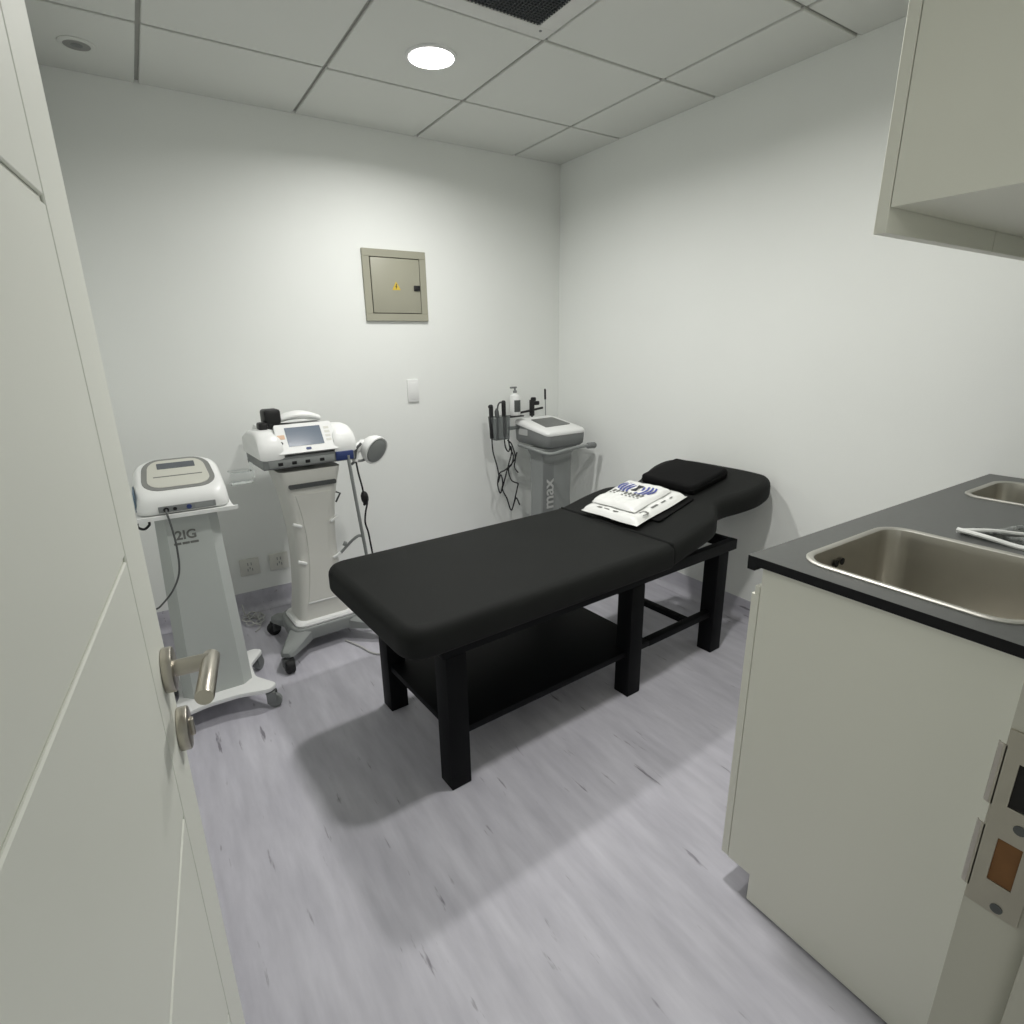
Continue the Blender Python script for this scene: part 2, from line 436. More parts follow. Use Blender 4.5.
def outlet(x, label):
    o = thing('power_outlet', (x, 0, .248), 0, label, 'power outlet', 'outlets low on the back wall')
    pl = MB().box(-.047, .047, -.009, 0, -.045, .045, .003)
    obj('plate', pl, M['socket'], o)
    h = MB()
    h.box(-.010, -.006, -.0096, -.0085, .008, .024); h.box(.006, .010, -.0096, -.0085, .008, .024)
    for sx in (-1, 1):
        h.box(sx*.011-.002, sx*.011+.002, -.0096, -.0085, -.022, -.008, M=None)
    h.box(-.002, .002, -.0096, -.0085, -.012, .0)
    obj('socket_slots', h, M['grey'], o, smooth=0)
outlet(-2.012, 'power outlet low on the back wall, nearer the left machine')
outlet(-1.868, 'power outlet low on the back wall, partly behind the hourglass machine')

# ------------------------------------------------------------------ kitchen side
XC = -1.283
bc = thing('base_cabinet', (0, 0, 0), 0, 'cream sink base cabinet with a flat end panel under the dark worktop', 'cabinet')
endp = [(-2.928, .006), (-2.448, .006), (-2.448, .082), (-2.386, .082), (-2.386, .8785), (-2.928, .8785)]
obj('end_panel', MB().loft([[(x, y, z) for y, z in endp] for x in (XC, XC+.018)]), M['cream'], bc, smooth=0)
cb = MB()
cb.box(XC+.0185, -.004, -2.925, -2.388, .09, .105)        # floor
cb.box(XC+.0185, -.004, -2.928, -2.915, .105, .70)        # back
cb.box(-.02, -.004, -2.914, -2.388, .105, .868)           # far side
cb.box(XC+.0185, -.021, -2.405, -2.388, .835, .868)       # top rail
obj('carcass', cb, M['cream'], bc, smooth=0)
obj('toe_kick', MB().box(XC+.0185, -.004, -2.466, -2.448, .002, .088), M['floor'], bc, smooth=0)
dw = (-.006-XC)/3
for k in range(3):
    x0 = XC+.001+k*dw; x1 = x0+dw-.003
    q = MB(); q.box(x0, x1, -2.3835, -2.365, .082, .806, .0015)
    q.box(x0, x1, -2.3835, -2.372, .806, .826, .0015)      # grip bevel along the top edge
    obj('door', q, M['cream'], bc, smooth=0)

ct = MB()
def sinkhole(cx, cy, w_, d_, r): return rrect(w_, d_, r, 6, cx, cy)
S1 = (-1.055, -2.622, .375, .365); S2 = (-.245, -2.622, .235*1.0+.05, .40)
outer = [(-1.305, -2.93), (-.001, -2.93), (-.001, -2.362), (-1.305, -2.362)]
ct.flat(outer, [sinkhole(*S1, .055), sinkhole(*S2, .05)], .879, .899)
ct.box(-1.305, -.001, -2.380, -2.3625, .868, .8792)
for fc in ct.bm.faces:
    if abs(fc.normal.z) < .5: fc.material_index = 1
ct.bm.normal_update()
for fc in ct.bm.faces: fc.material_index = 0 if abs(fc.normal.z) > .5 else 1
obj('worktop', ct, [M['counter'], M['edge']], smooth=0, label='dark grey worktop with two sink cutouts on the cream cabinet', cat='worktop')

def sink(name, spec, r, depth, label, holes):
    cx, cy, w_, d_ = spec
    t = thing(name, (cx, cy, .90), 0, label, 'sink', 'steel sinks set in the worktop')
    rings = []
    def rg(grow, z, rr): return [(x, y, z) for x, y in rrect(w_+2*grow, d_+2*grow, max(.01, rr), 8)]
    rim = MB(); rim.loft([rg(.009, -.0008, r+.009), rg(.009, .0015, r+.009), rg(.006, .004, r+.006), rg(-.001, .004, r-.001), rg(-.006, .001, r-.006)], cap=(False, False))
    obj('rim', rim, M['steelrim'], t)
    b = MB()
    prof = [(-.006, .001, r-.006), (-.009, -.02, r-.007), (-.014, -depth+.03, r-.004), (-.019, -depth+.012, r-.004), (-.03, -depth+.002, r-.01), (-.05, -depth, r-.02)]
    b.loft([rg(*p_) for p_ in prof], cap=(False, True))
    b.loft([rg(p_[0]+.002, p_[1]-(.002 if k > 3 else 0), p_[2]+.002) for k, p_ in enumerate(prof)], cap=(False, True))
    bo = obj('basin', b, M['steel'], t)
    obj('drain', MB().lathe([(.042, 0), (.042, .003), (.036, .004), (.028, .001), (.0005, .001)], (0, 0, -depth)), M['steelrim'], t)
    if holes:
        h = MB()
        for sx in (-.020, .004):
            h.lathe([(.008, 0), (.008, .002), (.0005, .002)], (sx-.04, d_/2-.0125, -.036), 16, M=Matrix.Rotation(PI/2, 4, 'X'))
        obj('overflow_holes', h, M['hole'], bo)
    return t
sink('kitchen_sink', S1, .055, .20, 'larger front steel sink near the worktop edge, with overflow holes', True)
sink('kitchen_sink', S2, .05, .17, 'steel sink at the far end of the worktop by the right wall', False)

# plastic sleeve lying on the worktop between the sinks
pk = thing('plastic_packet', (-.800, -2.556, .8995), 0, 'crumpled clear plastic packet with white edges lying between the sinks', 'packet')
def PKT(s_, t_):   # s_ from tip (0) to the open end (1), t_ across
    a = Vector((0, 0)); far_u = Vector((.17, -.182)); far_l = Vector((-.022, -.235))
    e = far_u*(1-t_)+far_l*t_
    return a+e*s_
mb = MB(); nx, ny = 26, 10; grid = []
for i in range(nx+1):
    row = []
    for j in range(ny+1):
        s_ = .03+.97*i/nx; t_ = -.95+1.9*j/ny
        q_ = PKT(s_, t_)
        z = .007+.006*math.sin(17*s_*.4+2)*math.cos(5*t_)+.004*math.sin(21*s_+4*t_)+.003*math.sin(9*t_-8*s_)
        e = min(1, min(i, nx-i)/3, min(j, ny-j)/2)
        row.append(mb.bm.verts.new((q_.x, q_.y, max(.0015, z*e+.0015))))
    grid.append(row)
for i in range(nx):
    for j in range(ny): mb.bm.faces.new((grid[i][j], grid[i+1][j], grid[i+1][j+1], grid[i][j+1]))
bmesh.ops.solidify(mb.bm, geom=list(mb.bm.faces), thickness=.0008)
obj('film', mb, M['clear'], pk, smooth=60)
for t_ in (0, 1):
    p_ = [(*PKT(k/4, t_+.05*math.sin(k*2)*(1-k/4)), .008+.004*math.sin(k*1.7+t_)) for k in range(5)]
    st = MB(); st.tube(spline(p_), [.0055]*33, 8)
    obj('folded_edge', st, M['bag'], pk, label='white folded edge')

wc = thing('wall_cabinet', (0, 0, 0), 0, 'pale wall cabinet hung high above the sinks', 'cabinet')
wcx = -1.30; zb, zt = 1.536, 2.28
cb = MB()
cb.box(wcx, wcx+.018, -2.928, -2.5345, zb, zt, .0008, seg=1)
obj('end_panel', cb, M['cream'], wc, smooth=0)
cb = MB(); cb.box(wcx+.0185, -.004, -2.928, -2.5345, zb+.001, zb+.018); cb.box(wcx+.0185, -.004, -2.928, -2.5345, zt-.018, zt)
cb.box(wcx+.0185, -.004, -2.928, -2.915, zb+.019, zt-.019); cb.box(-.022, -.004, -2.914, -2.5345, zb+.019, zt-.019)
obj('carcass', cb, M['cream'], wc, smooth=0)
dw = (-.004-wcx)/3
for k in range(3):
    obj('door', MB().box(wcx+k*dw, wcx+(k+1)*dw-.003, -2.533, -2.514, zb-.036, zt, .001, seg=1), M['cream'], wc, smooth=0)

# ------------------------------------------------------------------ massage table
bt = thing('massage_table', (-1.728, -1.720, 0), math.radians(3.489), 'black padded massage table with a raised headrest and six square legs', 'massage table')
LG = .071
for u in (0, .795, 1.334):
    for v_ in (0, .484):
        w_ = u+(.020 if (u == 0 and v_ > 0) else 0)
        obj('leg', MB().box(w_, w_+LG, v_, v_+LG, 0, .466, .003), M['blackwood'], bt)
rl = MB()
V1 = .555
rl.box(-.01, 1.46, 0, .032, .467, .513, .002); rl.box(-.01, 1.46, V1-.032, V1, .467, .513, .002)
for u in (0, .795, 1.43): rl.box(u, u+.03, .033, V1-.033, .467, .512, .002)
obj('frame', rl, M['blackwood'], bt)
sh = MB(); sh.box(.03, .93, .016, V1-.016, .172, .196, .002)
obj('shelf', sh, M['blackwood'], bt)
for v_ in (.018, V1-.050):
    obj('stretcher', MB().box(.931, 1.3335, v_, v_+.032, .168, .196, .002), M['blackwood'], bt)
obj('stretcher', MB().box(1.19, 1.222, .051, V1-.051, .170, .194, .002), M['blackwood'], bt)
# mattress
ol = roundpoly([(-.140, -.052), (.9625, -.052), (.9625, .612), (-.140, .612)], [.085, .012, .012, .085], 10)
mt = MB(); mt.prism(ol, .514, .612, .034, bb=.022, n=5, soft=lambda p: .22 if p[0] > .95 else 1)
obj('mattress', mt, M['fabric'], bt, smooth=50)
# backrest with waisted head
half = [(.9635, -.330), (1.14, -.330), (1.24, -.318), (1.300, -.272), (1.350, -.238), (1.41, -.246), (1.48, -.278), (1.57, -.306), (1.655, -.300), (1.708, -.250), (1.722, -.14)]
ctr = .28
pts = [(u, ctr+v_) for u, v_ in half]+[(u, ctr-v_) for u, v_ in half[::-1]]
ol = roundpoly(pts, [.01]+[.06]*(len(pts)-2)+[.01], 5)
K = .2
def tilt(x, y, z): return (x, y, z+K*max(0, x-.962)+.004*math.sin((x-.96)*9))
br = MB(); br.prism(ol, .517, .612, .034, bb=.026, n=5, f=tilt, soft=lambda p: .22 if p[0] < .975 else 1)
obj('backrest', br, M['fabric'], bt, smooth=50)
for v_ in (.12, .44): obj('support_strut', MB().tube([(1.08, v_, .50), (1.22, v_, .556)], .010, 10), M['blackwood'], bt)
MT = bt.matrix_basis if False else Matrix.Translation((-1.728, -1.720, 0)) @ Matrix.Rotation(math.radians(3.489), 4, 'Z')
def on_rest(u, v_, lift=0.0, yaw=0):
    """frame lying on the sloping headrest"""
    o = Vector((u, v_, .612+K*(u-.962)+.004*math.sin((u-.96)*9)+lift))
    xa_ = Vector((1, 0, K+.036*math.cos((u-.96)*9))).normalized(); ya_ = Vector((0, 1, 0)); za_ = xa_.cross(ya_)
    R_ = Matrix((xa_, ya_, za_)).transposed().to_4x4()
    return MT @ Matrix.Translation(o) @ R_ @ Matrix.Rotation(yaw, 4, 'Z')
# thin black cushion
pc = thing('cushion', (0, 0, 0), 0, 'thin square black cushion lying on the headrest of the massage table', 'cushion')
pc.matrix_world = on_rest(1.482, .314, .002, math.radians(-2))
q = MB(); q.prism(roundpoly([(-.128, -.152), (.128, -.152), (.128, .152), (-.128, .152)], .022, 5), 0, .046, .014, n=4)
obj('pad', q, M['cushion'], pc, smooth=50)
q = MB(); q.tube([(x, y, .024) for x, y in offset(roundpoly([(-.128, -.152), (.128, -.152), (.128, .152), (-.128, .152)], .022, 5), -.0005)]+[(-.128+.011, -.1525, .024)], .0022, 6)
obj('piping', q, M['cushion'], pc)
# folded black cloth below the packets
fc = obj('folded_cloth', MB().prism(roundpoly([(-.135, -.15), (.13, -.14), (.14, .12), (-.12, .13)], .02, 4), 0, .007, .003, n=3), M['cushion'],
         label='black folded cloth sticking out under the white packets', cat='cloth')
fc.matrix_world = on_rest(1.190, .268, .001, math.radians(3))
# two white plastic packets
def packet(w_, d_, h_, seed):
    rnd = random.Random(seed); mb = MB(); n_ = 22; top = []; bot = []
    ph = [rnd.uniform(0, 6) for _ in range(6)]
    def gridz(sgn):
        rows = []
        for i in range(n_+1):
            row = []
            for j in range(n_+1):
                a = i/n_*2-1; b = j/n_*2-1
                e = (max(0, 1-abs(a)**9)*max(0, 1-abs(b)**9))**.5
                z = h_*.30+(h_*.70*e if sgn > 0 else -h_*.30*e)
                if sgn > 0: z += e*.0022*(math.sin(7*a+ph[0])*math.cos(5*b+ph[1])+.6*math.sin(13*b+4*a+ph[2])+.4*math.sin(17*a+ph[3]))
                k = 1+.012*math.sin(5*b+ph[4]); k2 = 1+.012*math.sin(4*a+ph[5])
                row.append((a*w_/2*k, b*d_/2*k2, max(0, z)))
            rows.append(row)
        return rows
    T = gridz(1); B = gridz(-1)
    vt = [[mb.bm.verts.new(p) for p in r_] for r_ in T]
    vb = [[(vt[i][j] if i in (0, n_) or j in (0, n_) else mb.bm.verts.new(B[i][j])) for j in range(n_+1)] for i in range(n_+1)]
    for g_ in (vt, vb):
        for i in range(n_):
            for j in range(n_): mb.bm.faces.new((g_[i][j], g_[i+1][j], g_[i+1][j+1], g_[i][j+1]))
    return mb
def decal(mb, pts, z, mi=0, rot=0, f=None):
    """thin printed shape at height z"""
    mb.loft([[(x, y, zz) for x, y in pts] for zz in (z, z+.0006)], mi)
Z1 = .034; Z2 = .027
p2 = thing('wrapped_packet', (0, 0, 0), 0, 'lower white plastic wrapped packet of the two, sticking out at the front', 'packet', 'white packets on the massage table')
p2.matrix_world = on_rest(1.130, .304, .0075, math.radians(1.0))
obj('wrap', packet(.335, .312, Z1, 3), M['bag'], p2, smooth=60)
ci = [(.017*math.cos(a), .017*math.sin(a)) for a in [k*PI/8 for k in range(16)]]
def arcstrip(mb, cx, cy, r0, r1, a0, a1, z, n=10):
    o_ = [(cx+r1*math.cos(a0+(a1-a0)*k/n), cy+r1*math.sin(a0+(a1-a0)*k/n)) for k in range(n+1)]
    i_ = [(cx+r0*math.cos(a0+(a1-a0)*k/n), cy+r0*math.sin(a0+(a1-a0)*k/n)) for k in range(n+1)]
    decal(mb, o_+i_[::-1], z)
q = MB(); arcstrip(q, -.095, -.135, .013, .021, -2.6, 1.9, Z1-.0012); obj('printed_mark', q, M['greyprint'], p2, smooth=0)
for k, (x, y, a, b) in enumerate([(-.018, -.128, .04, .013), (.036, -.130, .028, .009), (.085, -.132, .02, .006), (-.137, .07, .012, .028), (-.136, .03, .006, .03), (-.136, -.02, .008, .03)]):
    q = MB(); decal(q, rrect(a, b, .003, 2, x, y), Z1-.0012); obj('printed_mark', q, M['greyprint'], p2, smooth=0)
p1 = thing('wrapped_packet', (0, 0, 0), 0, 'upper white plastic wrapped packet with a blue winged emblem on top', 'packet', 'white packets on the massage table')
p1.matrix_world = on_rest(1.128, .318, .0075+Z1-.002, math.radians(2))
obj('wrap', packet(.250, .238, Z2, 5), M['bag'], p1, smooth=60)
q = MB(); zt_ = Z2+.0022                                   # winged emblem: two blue fans beside a dark hourglass
for sy in (-1, 1):
    for k in range(4):
        yy = .022+k*.019
        a = .062+.010*math.sin(k*1.2)
        w0 = .0050
        cv = [(.034+a*(t-.5)*1.15+(.010*k-.012)*(1 if sy > 0 else 1)*.4, sy*(yy+.012*math.sin(t*PI))) for t in [m/8 for m in range(9)]]
        decal(q, [(x, y-w0) for x, y in cv]+[(x, y+w0) for x, y in cv[::-1]], zt_)
obj('emblem_wings', q, M['bluelogo'], p1, label='blue wing emblem', smooth=0)
q = MB(); decal(q, [(.072, -.016), (.072, .016), (.044, .005), (.014, .016), (.014, -.016), (.044, -.005)], zt_)
obj('emblem_body', q, M['darkprint'], p1, label='dark emblem centre', smooth=0)
q = MB()
for k in range(8):
    y = .078-k*.0215
    decal(q, rrect(.022, .012, .002, 2, -.018, y), zt_)
    decal(q, rrect(.006, .010, .001, 2, -.040, y+.004), zt_)
obj('lettering', q, M['greyprint'], p1, label='row of grey letters', smooth=0)

# ------------------------------------------------------------------ caster helper
def caster(parent, x, y, top, r, wheel_mat, fork_mat, ang=0, half=.011):
    fk = MB()
    fk.cyl((x, y, top-.012), (x, y, top), .012)
    ox, oy = math.cos(ang)*.012, math.sin(ang)*.012
    px, py = -math.sin(ang), math.cos(ang)
    Mx = Matrix.Translation((x, y, 0)) @ Matrix.Rotation(ang, 4, 'Z')
    for s_ in (-1, 1):
        fk.box(-.014, .022, s_*(half+.003)-.002, s_*(half+.003)+.002, r*.75, top-.010, .0015, M=Mx)
    fk.box(-.016, .016, -half-.005, half+.005, top-.016, top-.009, .002, M=Mx)
    fo = obj('caster', fk, fork_mat, parent)
    wh = MB(); cx, cy = x+ox, y+oy
    wh.cyl((cx-px*half, cy-py*half, r), (cx+px*half, cy+py*half, r), r, seg=28, b=.004)
    obj('wheel', wh, wheel_mat, fo)

# ------------------------------------------------------------------ left trolley with its console
T1 = (-2.275, -.785)
t1 = thing('therapy_trolley', (*T1, 0), 0, 'pale grey trolley stand with a star base at the left, next to the door handle', 'trolley')
b = MB()
tip = .178
star = []
for k, (sx, sy) in enumerate(((1, -1), (1, 1), (-1, 1), (-1, -1))):
    ax, ay = sx*tip, sy*.165
    a = math.atan2(sy, sx); px, py = -math.sin(a), math.cos(a)
    q_ = [(ax-px*.022-.0, ay-py*.022), (ax+px*.022, ay+py*.022)]
    star += q_
    nx_, ny_ = ((1, -1), (1, 1), (-1, 1), (-1, -1))[(k+1) % 4]
    mx_, my_ = (sx+nx_)/2*.132, (sy+ny_)/2*.150
    star += [(mx_+(.06*sx if sx != nx_ and True else 0)*.9, my_+(.06*sy if sy != ny_ else 0)*.9), (mx_+(.06*nx_ if sx != nx_ else 0)*.9, my_+(.06*ny_ if sy != ny_ else 0)*.9)]
b.prism(roundpoly(star, .02, 5), .076, .094, .004, n=2)
obj('base_plate', b, M['white'], t1)
for sx in (1, -1):
    for sy in (-1, 1): caster(t1, sx*.165, sy*.152, .077, .027, M['grey'], M['midgrey'], ang=.6*sx*sy+.3)
c = MB(); rings = []
for z, hw_, yf, yb_, ch in ((.094, .118, -.090, .085, .030), (.16, .117, -.088, .085, .030), (.50, .106, -.076, .082, .030), (.74, .098, -.064, .080, .028), (.795, .096, -.060, .078, .026)):
    pp = [(-hw_, yf+ch), (-hw_+ch*1.1, yf), (hw_-ch*1.1, yf), (hw_, yf+ch), (hw_, yb_), (-hw_, yb_)]
    rings.append([(x, y, z) for x, y in pp])
c.loft(rings)
co = obj('column', c, M['ltgrey'], t1, smooth=20)
def col_y(z): return -.076+(z-.50)/.24*.012
Mt = Matrix.Translation((-.012, col_y(.716)-.0010, .716)) @ Matrix.Rotation(PI/2-.05, 4, 'X')
lg = text_mb('2IG', .044, .0006, Mt, bold=.0012)
for k, (x, w_) in enumerate(((-.034, .022), (-.008, .022), (.018, .026))): lg.box(-.014+x-w_/2+.006, -.014+x+w_/2+.006, col_y(.690)-.0016, col_y(.684), .684, .692)
obj('logo', lg, M['greyprint'], co, smooth=0, label='small grey logo lettering')
ty = MB(); ty.prism(rrect(.298, .255, .02, 5, 0, .015), .7955, .803, .003, n=2)
lipz = [(-.149, -.108), (.149, -.108), (.160, -.113), (.160, -.119), (-.152, -.119), (-.152, -.108)]
ty.loft([[(x, y, z) for x, y in lipz] for z in (.795, .808)])
obj('tray', ty, M['white'], t1)
obj('cable_hook', MB().tube(spline([(-.142, -.095, .797), (-.144, -.098, .778), (-.128, -.100, .768), (-.112, -.100, .779), (-.110, -.098, .790)]), .004, 8), M['black'], t1)

k1 = thing('therapy_console', (*T1, .803), 0, 'white rounded console with a grey ringed control panel on the left trolley', 'therapy machine')
# body: lofted from base outline to a sloping top
def slab(w_, y0, y1, r, z0, z1, cx=0):
    """rounded rectangle whose height runs z0 (front) .. z1 (back)"""
    return [(x, y, z0+(z1-z0)*(y-y0)/(y1-y0)) for x, y in rrect(w_, y1-y0, r, 8, cx, (y0+y1)/2)]
b = MB()
b.loft([slab(.262, -.085, .135, .03, .002, .002), slab(.276, -.094, .14, .035, .008, .008), slab(.280, -.097, .150, .04, .022, .03),
        slab(.276, -.092, .149, .05, .048, .095), slab(.266, -.084, .145, .06, .062, .133), slab(.250, -.072, .138, .065, .071, .148), slab(.232, -.062, .128, .065, .076, .153)])
kb = obj('housing', b, M['white'], k1, smooth=60)
def toppt(x, y, lift=0):
    return (x, y, .0762+(.153-.0762)*(y+.062)/.19+lift)
def toppanel(w_, y0, y1, r, h0, h1, tp=1.0):
    o_ = rrect(w_, y1-y0, r, 6, 0, (y0+y1)/2)
    o_ = [(x*(1+(tp-1)*(y-y0)/(y1-y0)), y) for x, y in o_]
    return MB().loft([[toppt(x, y, h) for x, y in o_] for h in (h0, h1)])
obj('panel_ring', toppanel(.232, -.060, .124, .060, -.001, .002, .88), M['panelgrey'], k1, smooth=30)
pm = obj('control_panel', toppanel(.198, -.046, .113, .046, .001, .0032, .86), M['panelcream'], k1, smooth=30)
obj('display', toppanel(.118, .060, .094, .003, .003, .0042), M['lcdgrey'], pm, smooth=0)
obj('button_row', toppanel(.150, .012, .0165, .001, .003, .0038), M['greyprint'], pm, smooth=0)
pt = MB(); pt.box(-.078, .094, -.1005, -.090, .010, .031, .002)
po = obj('port_strip', pt, M['midgrey'], k1)
q = MB()
for x in (-.056, -.030): q.cyl((x, -.1035, .020), (x, -.098, .020), .0085 if x < -.05 else .006, seg=16)
obj('socket', q, M['black'], po)
obj('socket', MB().cyl((.012, -.1035, .021), (.012, -.098, .021), .008, seg=16), M['blue'], po, label='blue socket')
obj('label_strip', MB().box(.03, .085, -.1012, -.0995, .014, .027), M['grey'], po)
obj('side_cap', MB().loft([[(x, y*.075+.01, z*.036+.045) for y, z in rrect(2, 2, .5, 4)] for x in (-.1415, -.136)]), M['bluegrey'], k1, label='blue grey side cover')
cb_ = MB(); cb_.tube(spline([(-.056, -.1035, .020), (-.056, -.125, .012), (-.050, -.130, -.04), (-.047, -.122, -.12), (-.055, -.125, -.20), (-.085, -.128, -.26), (-.125, -.12, -.305), (-.140, -.11, -.318)]), .0032, 8)
obj('cable', cb_, M['cord'], k1)

# ------------------------------------------------------------------ hourglass machine
t2 = thing('ultrasound_machine', (-1.79, -.50, 0), math.radians(3.5), 'tall white hourglass therapy machine on wheels with a tilted touch screen', 'therapy machine')
b = MB()
b.prism(roundpoly([(-.155, -.115), (.155, -.115), (.165, .03), (.15, .15), (-.15, .15), (-.165, .03)], .05, 6), .062, .128, .014, n=3)
legs = [((-.12, -.075), (-.222, -.205)), ((.12, -.075), (.222, -.205)), ((-.10, .09), (-.172, .178)), ((.11, .09), (.205, .185))]
for (ax, ay), (ex, ey) in legs:
    dv = Vector((ex-ax, ey-ay)).normalized(); pv = Vector((-dv.y, dv.x))
    sec = lambda P, w_, z0, z1: [(P[0]+pv.x*o_*w_, P[1]+pv.y*o_*w_, z) for o_, z in ((-1, z0), (1, z0), (1, z1-.012), (.6, z1), (-.6, z1), (-1, z1-.012))]
    b.loft([sec((ax, ay), .052, .064, .12), sec(((ax+ex)/2, (ay+ey)/2), .040, .066, .108), sec((ex, ey), .028, .070, .098), sec((ex+dv.x*.012, ey+dv.y*.012), .018, .074, .092)])
obj('base', b, M['grey'], t2, smooth=40)
for (_, (ex, ey)) in legs: caster(t2, ex, ey, .072, .030, M['rubber'], M['dkgrey'], ang=math.atan2(ey, ex)+.9, half=.017)
def hg(z):   # half width of the hourglass
    import bisect
    zs_ = [.128, .20, .30, .45, .58, .70, .78, .84]; hs = [.124, .112, .099, .090, .0925, .103, .118, .135]
    i = max(1, min(len(zs_)-1, bisect.bisect(zs_, z))); t_ = (z-zs_[i-1])/(zs_[i]-zs_[i-1]); t_ = max(0, min(1, t_))
    return hs[i-1]+(hs[i]-hs[i-1])*t_
zz = [.128+.712*k/36 for k in range(37)]
smoothhg = lambda z: sum(hg(max(.128, min(.84, z+o_))) for o_ in (-.05, -.025, 0, .025, .05))/5
def yfr(z): return -.088-.020*max(0, (z-.45)/.39)**1.5+.012*math.sin((z-.128)/.712*PI)
c = MB()
rings = []
for z in zz:
    h = smoothhg(z); yf = yfr(z); yb_ = .095+.03*max(0, (z-.5)/.34)
    rings.append([(x, y, z) for x, y in rrect(2*h, yb_-yf, .035, 6, 0, (yf+yb_)/2)])
c.loft(rings)
co = obj('column', c, M['offwhite'], t2, smooth=50)
# raised centre panel, an inner hourglass line
c = MB(); rings = []
for z in [.235+.50*k/28 for k in range(29)]:
    h = smoothhg(z)-.030-.012*math.sin((z-.235)/.5*PI); yf = yfr(z)
    rings.append([(-h, yf+.004, z), (-h+.004, yf-.004, z), (h-.004, yf-.004, z), (h, yf+.004, z)])
c.loft(rings, closed=True)
obj('front_panel', c, M['offwhite'], co, smooth=25)
c = MB()
rg = lambda g_, z: [(x, y, z) for x, y in rrect(2*(.124+g_), .19+2*g_, .04, 6, 0, .004)]
c.loft([rg(.016, .1285), rg(.018, .136), rg(.012, .146), rg(-.002, .150)])
obj('foot_flange', c, M['white'], t2, smooth=40)
c = MB()
c.loft([[(x, yfr(.775)-.010+dy, .775+z) for x, z in rrect(.200, .019, .006, 3)] for dy in (0, .014)])
obj('handle_slot', c, M['dkgrey'], co, label='dark grey slot')
c = MB(); c.box(-.075, .065, yfr(.232)-.006, yfr(.232)+.006, .226, .233, .002)
obj('seam_strip', c, M['white'], co)
for sx in (-1, 1):
    for z in (.60, .425):
        h = smoothhg(z)
        q = MB(); Mx = Matrix.Translation((sx*(h-.014), yfr(z)-.004, z)) @ Matrix.Rotation(sx*-.45, 4, 'Y')
        q.box(-.020, .020, -.006, .010, -.006, .006, .003, M=Mx)
        obj('clip', q, M['white'], co)
# control unit
u = MB()
def sec_u(x, g_=0):
    pr = [(-.118, .862), (-.122, .868), (-.122, .905), (-.100, .912), (.17, .912), (.17, .862)]
    return [(x, y, z) for y, z in pr]
u.loft([sec_u(-.190), sec_u(.190)])
uo = obj('unit_base', u, M['midgrey'], t2, smooth=30, label='grey lower housing')
for x in (-.125, -.07, -.015, .045): obj('port', MB().box(x-.010, x+.010, -.126, -.118, .874, .888, .002), M['black'], uo)
obj('face_strip', MB().box(-.170, .10, -.1245, -.119, .868, .897, .001), M['grey'], uo)
obj('port_block', MB().box(.105, .182, -.130, -.115, .866, .905, .003), M['blue'], uo, label='blue connector block')
# white side lobes and back hood
def lobe(x0, x1, g_=0):
    prof = [(-.124, .900), (-.126, .925), (-.118, .960), (-.098, .990), (-.062, 1.010), (-.01, 1.014), (.10, 1.004), (.165, .975), (.17, .90)]
    n_ = 5; rings = []
    ks = [(0, .80), (.1, .93), (.25, 1.0), (.75, 1.0), (.9, .93), (1, .80)]
    for t_, k_ in ks:
        x = x0+(x1-x0)*t_
        cy, cz = .03, .93
        rings.append([(x, cy+(y-cy)*(.9+.1*k_), cz+(z-cz)*k_) for y, z in prof])
    return MB().loft(rings)
obj('side_lobe', lobe(-.200, -.105), M['white'], t2, smooth=50)
obj('side_lobe', lobe(.105, .200), M['white'], t2, smooth=50)
obj('hood', MB().box(-.11, .11, -.045, .165, .905, 1.006, .012), M['white'], t2)
obj('rear_housing', MB().box(-.115, .15, .166, .365, .85, 1.0, .02), M['white'], t2)
Ms = Matrix.Translation((-.004, -.128, .921)) @ Matrix.Rotation(math.radians(-29), 4, 'X')
sp_ = MB(); tr_ = [(-.124, 0), (.124, 0), (.116, .128), (-.116, .128)]
sp_.loft([[(x, y, z) for x, z in roundpoly(tr_, .007, 4)] for y in (0, .014)])
sp_.box(-.10, .10, .012, .05, .015, .10)
sp_.xf(Ms)
so = obj('screen_panel', sp_, M['white'], t2, smooth=40)
q = MB(); q.loft([[(x, y, z) for x, z in roundpoly([(-.077, .029), (.070, .029), (.068, .112), (-.078, .112)], .002, 2)] for y in (-.0012, .002)]); q.xf(Ms)
obj('display', q, M['lcdblue'], so, smooth=0)
q = MB(); q.cyl((-.103, -.003, .046), (-.103, .001, .046), .0065, seg=18); q.xf(Ms)
obj('knob', q, M['black'], so)
q = MB(); q.box(-.113, -.084, -.0010, .001, .064, .082); q.xf(Ms)
obj('warning_label', q, M['orangeprint'], so, smooth=0, label='pale orange label')
q = MB(); q.loft([[(x, y, z) for x, z in rrect(.022, .011, .005, 4, 0, .0145)] for y in (-.0012, .001)]); q.xf(Ms)
obj('badge', q, M['blue'], so, smooth=0, label='blue badge')
q = MB()
for k in range(4): q.box(.082, .104, -.0008, .001, .040+k*.018, .050+k*.018)
q.xf(Ms); obj('key_column', q, M['socket'], so, smooth=0)
